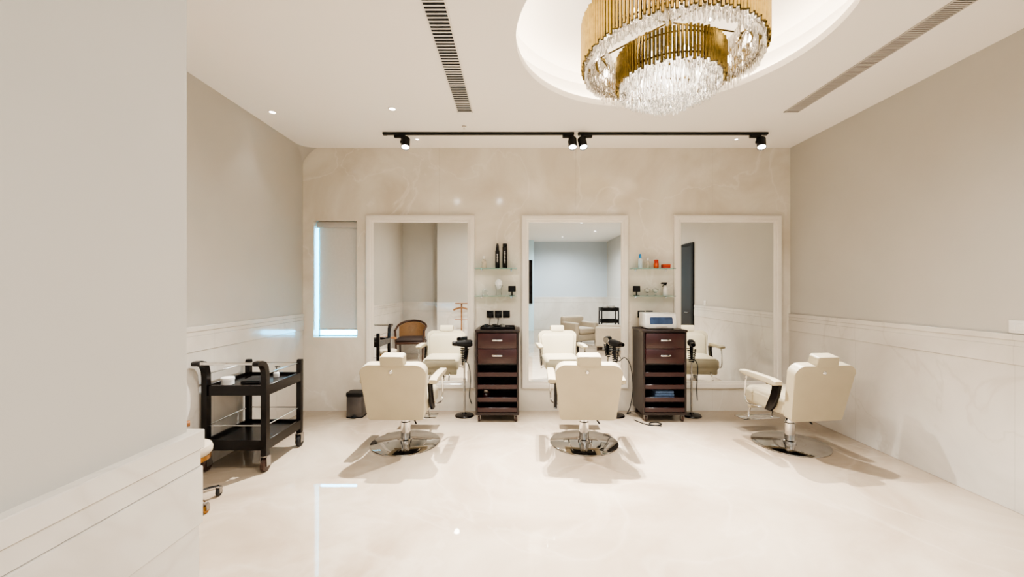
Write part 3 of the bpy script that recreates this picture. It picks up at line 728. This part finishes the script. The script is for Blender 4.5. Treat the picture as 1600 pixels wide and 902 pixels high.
YT = 4.38
def track(label, x0, x1):
    t = thing('light_track', label, 'light track', ((x0+x1)/2, YT, ZC)); h = (x1-x0)/2
    bm = BM(); box(bm, -h, h, -.018, .018, -.026, -.001, .002, 1); obj('rail', bm, M['black'], t)
    for s in (-1, 1):
        bm = BM(); box(bm, s*h-.022, s*h+.022, -.020, .020, -.028, -.001, .003, 1); obj('end_cap', bm, M['black'], t)
track('black ceiling light track, left of the two', -1.40, .60)
track('black ceiling light track, right of the two', .685, 2.67)
def head(label, x, dx, ax, e, ang=80):
    t = thing('track_spotlight', label, 'spotlight', (x, YT, ZC-.028), 0, 'black spotlights on the ceiling tracks')
    bm = BM(); box(bm, -.06, .06, -.016, .016, -.03, 0, .003, 1); obj('adapter', bm, M['black'], t)
    bm = BM(); tube(bm, [(dx*.3, 0, -.028), (dx*.3, 0, -.07)], .009); lathe(bm, [(0, -.012), (.016, -.012), (.016, .012), (0, .012)], 14, (dx*.3, 0, -.075)); box(bm, min(dx*.3, dx), max(dx*.3, dx), -.008, .008, -.098, -.07); obj('swivel_arm', bm, M['black'], t)
    d = Vector((ax, -.44, -.88)).normalized()
    mt = Matrix.Translation((dx, -.01, -.085)) @ d.to_track_quat('Z', 'Y').to_matrix().to_4x4()
    bm = BM(); lathe(bm, [(0, -.06), (.036, -.06), (.044, -.05), (.044, .07), (.040, .07), (.038, .052), (0, .052)], 28, mtx=mt); obj('can', bm, M['black'], t)
    bm = BM(); lathe(bm, [(0, .054), (.037, .054), (.037, .060), (0, .063)], 24, mtx=mt); obj('lens', bm, M['lens'], t)
    pos = mt @ Vector((0, 0, .085))
    lamp('spotlight_lamp', 'SPOT', e, WARM, pos, t, d.to_track_quat('-Z', 'Y').to_euler(), spot_size=math.radians(ang), spot_blend=1, shadow_soft_size=.025)
head('black track spotlight at the left end of the left track', -1.24, .065, .06, 800)
head('black track spotlight at the right end of the left track', .56, .045, -.04, 750)
head('black track spotlight at the left end of the right track', .755, -.045, .12, 780)
head('black track spotlight at the right end of the right track', 2.56, .06, -.22, 580, 64)

# ------------------------------------------------------------------ chandelier
ch = thing('chandelier', 'large two-tier gold and crystal chandelier hanging in the round ceiling recess', 'chandelier', (1.01, 2.70, 3.42))
bm = BM(); lathe(bm, [(0, -.001), (.12, -.001), (.12, -.03), (.10, -.04), (0, -.04)], 40); obj('canopy', bm, M['gold'], ch)
bm = BM(); lathe(bm, [(0, -.04), (.018, -.04), (.018, -.56), (0, -.56)], 16)
for zz, R in ((-.215, .56), (-.45, .33)):
    for k in range(6):
        a = k*PI/3+.2; tube(bm, [(0, 0, zz), (R*math.cos(a), R*math.sin(a), zz)], .006, 6)
obj('frame_arms', bm, M['gold'], ch)
def band(R, z0, z1, n, r):
    bm = BM()
    for i in range(n):
        a = 2*PI*i/n; j = .010*math.sin(i*2.4)
        tube(bm, [(R*math.cos(a), R*math.sin(a), z0+j), (R*math.cos(a), R*math.sin(a), z1+j*.5)], r, 8)
    for z in (z0+.04, z1-.03):
        tube(bm, [((R-.012)*math.cos(2*PI*i/64), (R-.012)*math.sin(2*PI*i/64), z) for i in range(64)], .006, 6, True)
    return bm
obj('upper_gold_band', band(.565, -.485, -.20, 152, .0098), M['gold'], ch)
obj('lower_gold_band', band(.335, -.632, -.44, 92, .0095), M['gold'], ch)
def crys(bm, x, y, z, L, r, rot):
    """a string of long faceted drops hanging from z down over length L"""
    n = max(1, round(L/.08)); s = L/n
    prof = []
    for i in range(n):
        q = -i*s
        prof += [(.0015, q), (r*.85, q-s*.12), (r, q-s*.55), (r*.75, q-s*.88)]
    prof.append((.001, -L))
    loft(bm, [[Vector((x+a*math.cos(rot+q*PI/3), y+a*math.sin(rot+q*PI/3), z+b)) for q in range(6)] for a, b in prof])
bmc = BM(); crys(bmc, 0, 0, 0, .15, .0085, 0)
o0 = obj('crystal_pendant', bmc, M['crystal'], ch, flat=True)
cnt = 0
def ring_pts(R, n, z, jit=.010):
    return [(R*math.cos(2*PI*(i+.5*(n % 2))/n), R*math.sin(2*PI*(i+.5*(n % 2))/n), z+random.uniform(-jit, jit)) for i in range(n)]
for R, n, z in ((.31, 74, -.535), (.11, 26, -.635)):
    for x, y, zz in ring_pts(R, n, z):
        o = o0 if cnt == 0 else o0.copy()
        if cnt: C.objects.link(o)
        o.location = (x, y, zz); o.rotation_euler = (0, 0, random.uniform(0, 1)); cnt += 1
bm = BM()
for R, n, z, L in ((.54, 126, -.42, .135), (.50, 112, -.39, .13), (.455, 98, -.34, .11), (.41, 86, -.30, .10)):
    for x, y, zz in ring_pts(R, n, z): crys(bm, x, y, zz, L*random.uniform(.9, 1.08), .0088, random.random())
obj('upper_crystal_tier', bm, M['crystal'], ch, flat=True, kind='stuff')
bm = BM()
for R, n, z, L in ((.265, 60, -.54, .165), (.215, 48, -.56, .17), (.16, 36, -.585, .17), (.06, 14, -.615, .165), (.02, 4, -.635, .16)):
    for x, y, zz in ring_pts(R, n, z): crys(bm, x, y, zz, L*random.uniform(.92, 1.06), .0088, random.random())
obj('lower_crystal_tier', bm, M['crystal'], ch, flat=True, kind='stuff')
for R, n, z in ((.475, 12, -.36), (.23, 7, -.50)):
    for k in range(n):
        a = 2*PI*k/n+.3; bm = BM(); lathe(bm, [(0, -.05), (.010, -.045), (.016, -.03), (.016, -.02), (.008, 0), (0, 0)], 14, (R*math.cos(a), R*math.sin(a), z)); obj('bulb', bm, M['bulb'], ch)
lamp('chandelier_lamp', 'POINT', 5, (1, .93, .84), (0, 0, -.54), ch, shadow_soft_size=.12)

# ------------------------------------------------------------------ world, camera, view
w = D.worlds.new('World'); SC.world = w; w.use_nodes = True
bg = w.node_tree.nodes['Background']; bg.inputs['Color'].default_value = (.09, .60, 1, 1); bg.inputs['Strength'].default_value = 42
cam = D.cameras.new('Camera'); co = D.objects.new('Camera', cam); C.objects.link(co)
co.location = (0, 0, 1.45); co.rotation_euler = (PI/2, 0, 0)
cam.sensor_width = 36; cam.lens = 14.4; cam.shift_x = -.00375; cam.clip_start = .02
SC.camera = co
SC.view_settings.view_transform = 'AgX'
try: SC.view_settings.look = 'AgX - Medium High Contrast'
except Exception as e: print('look', e)
SC.view_settings.exposure = .90
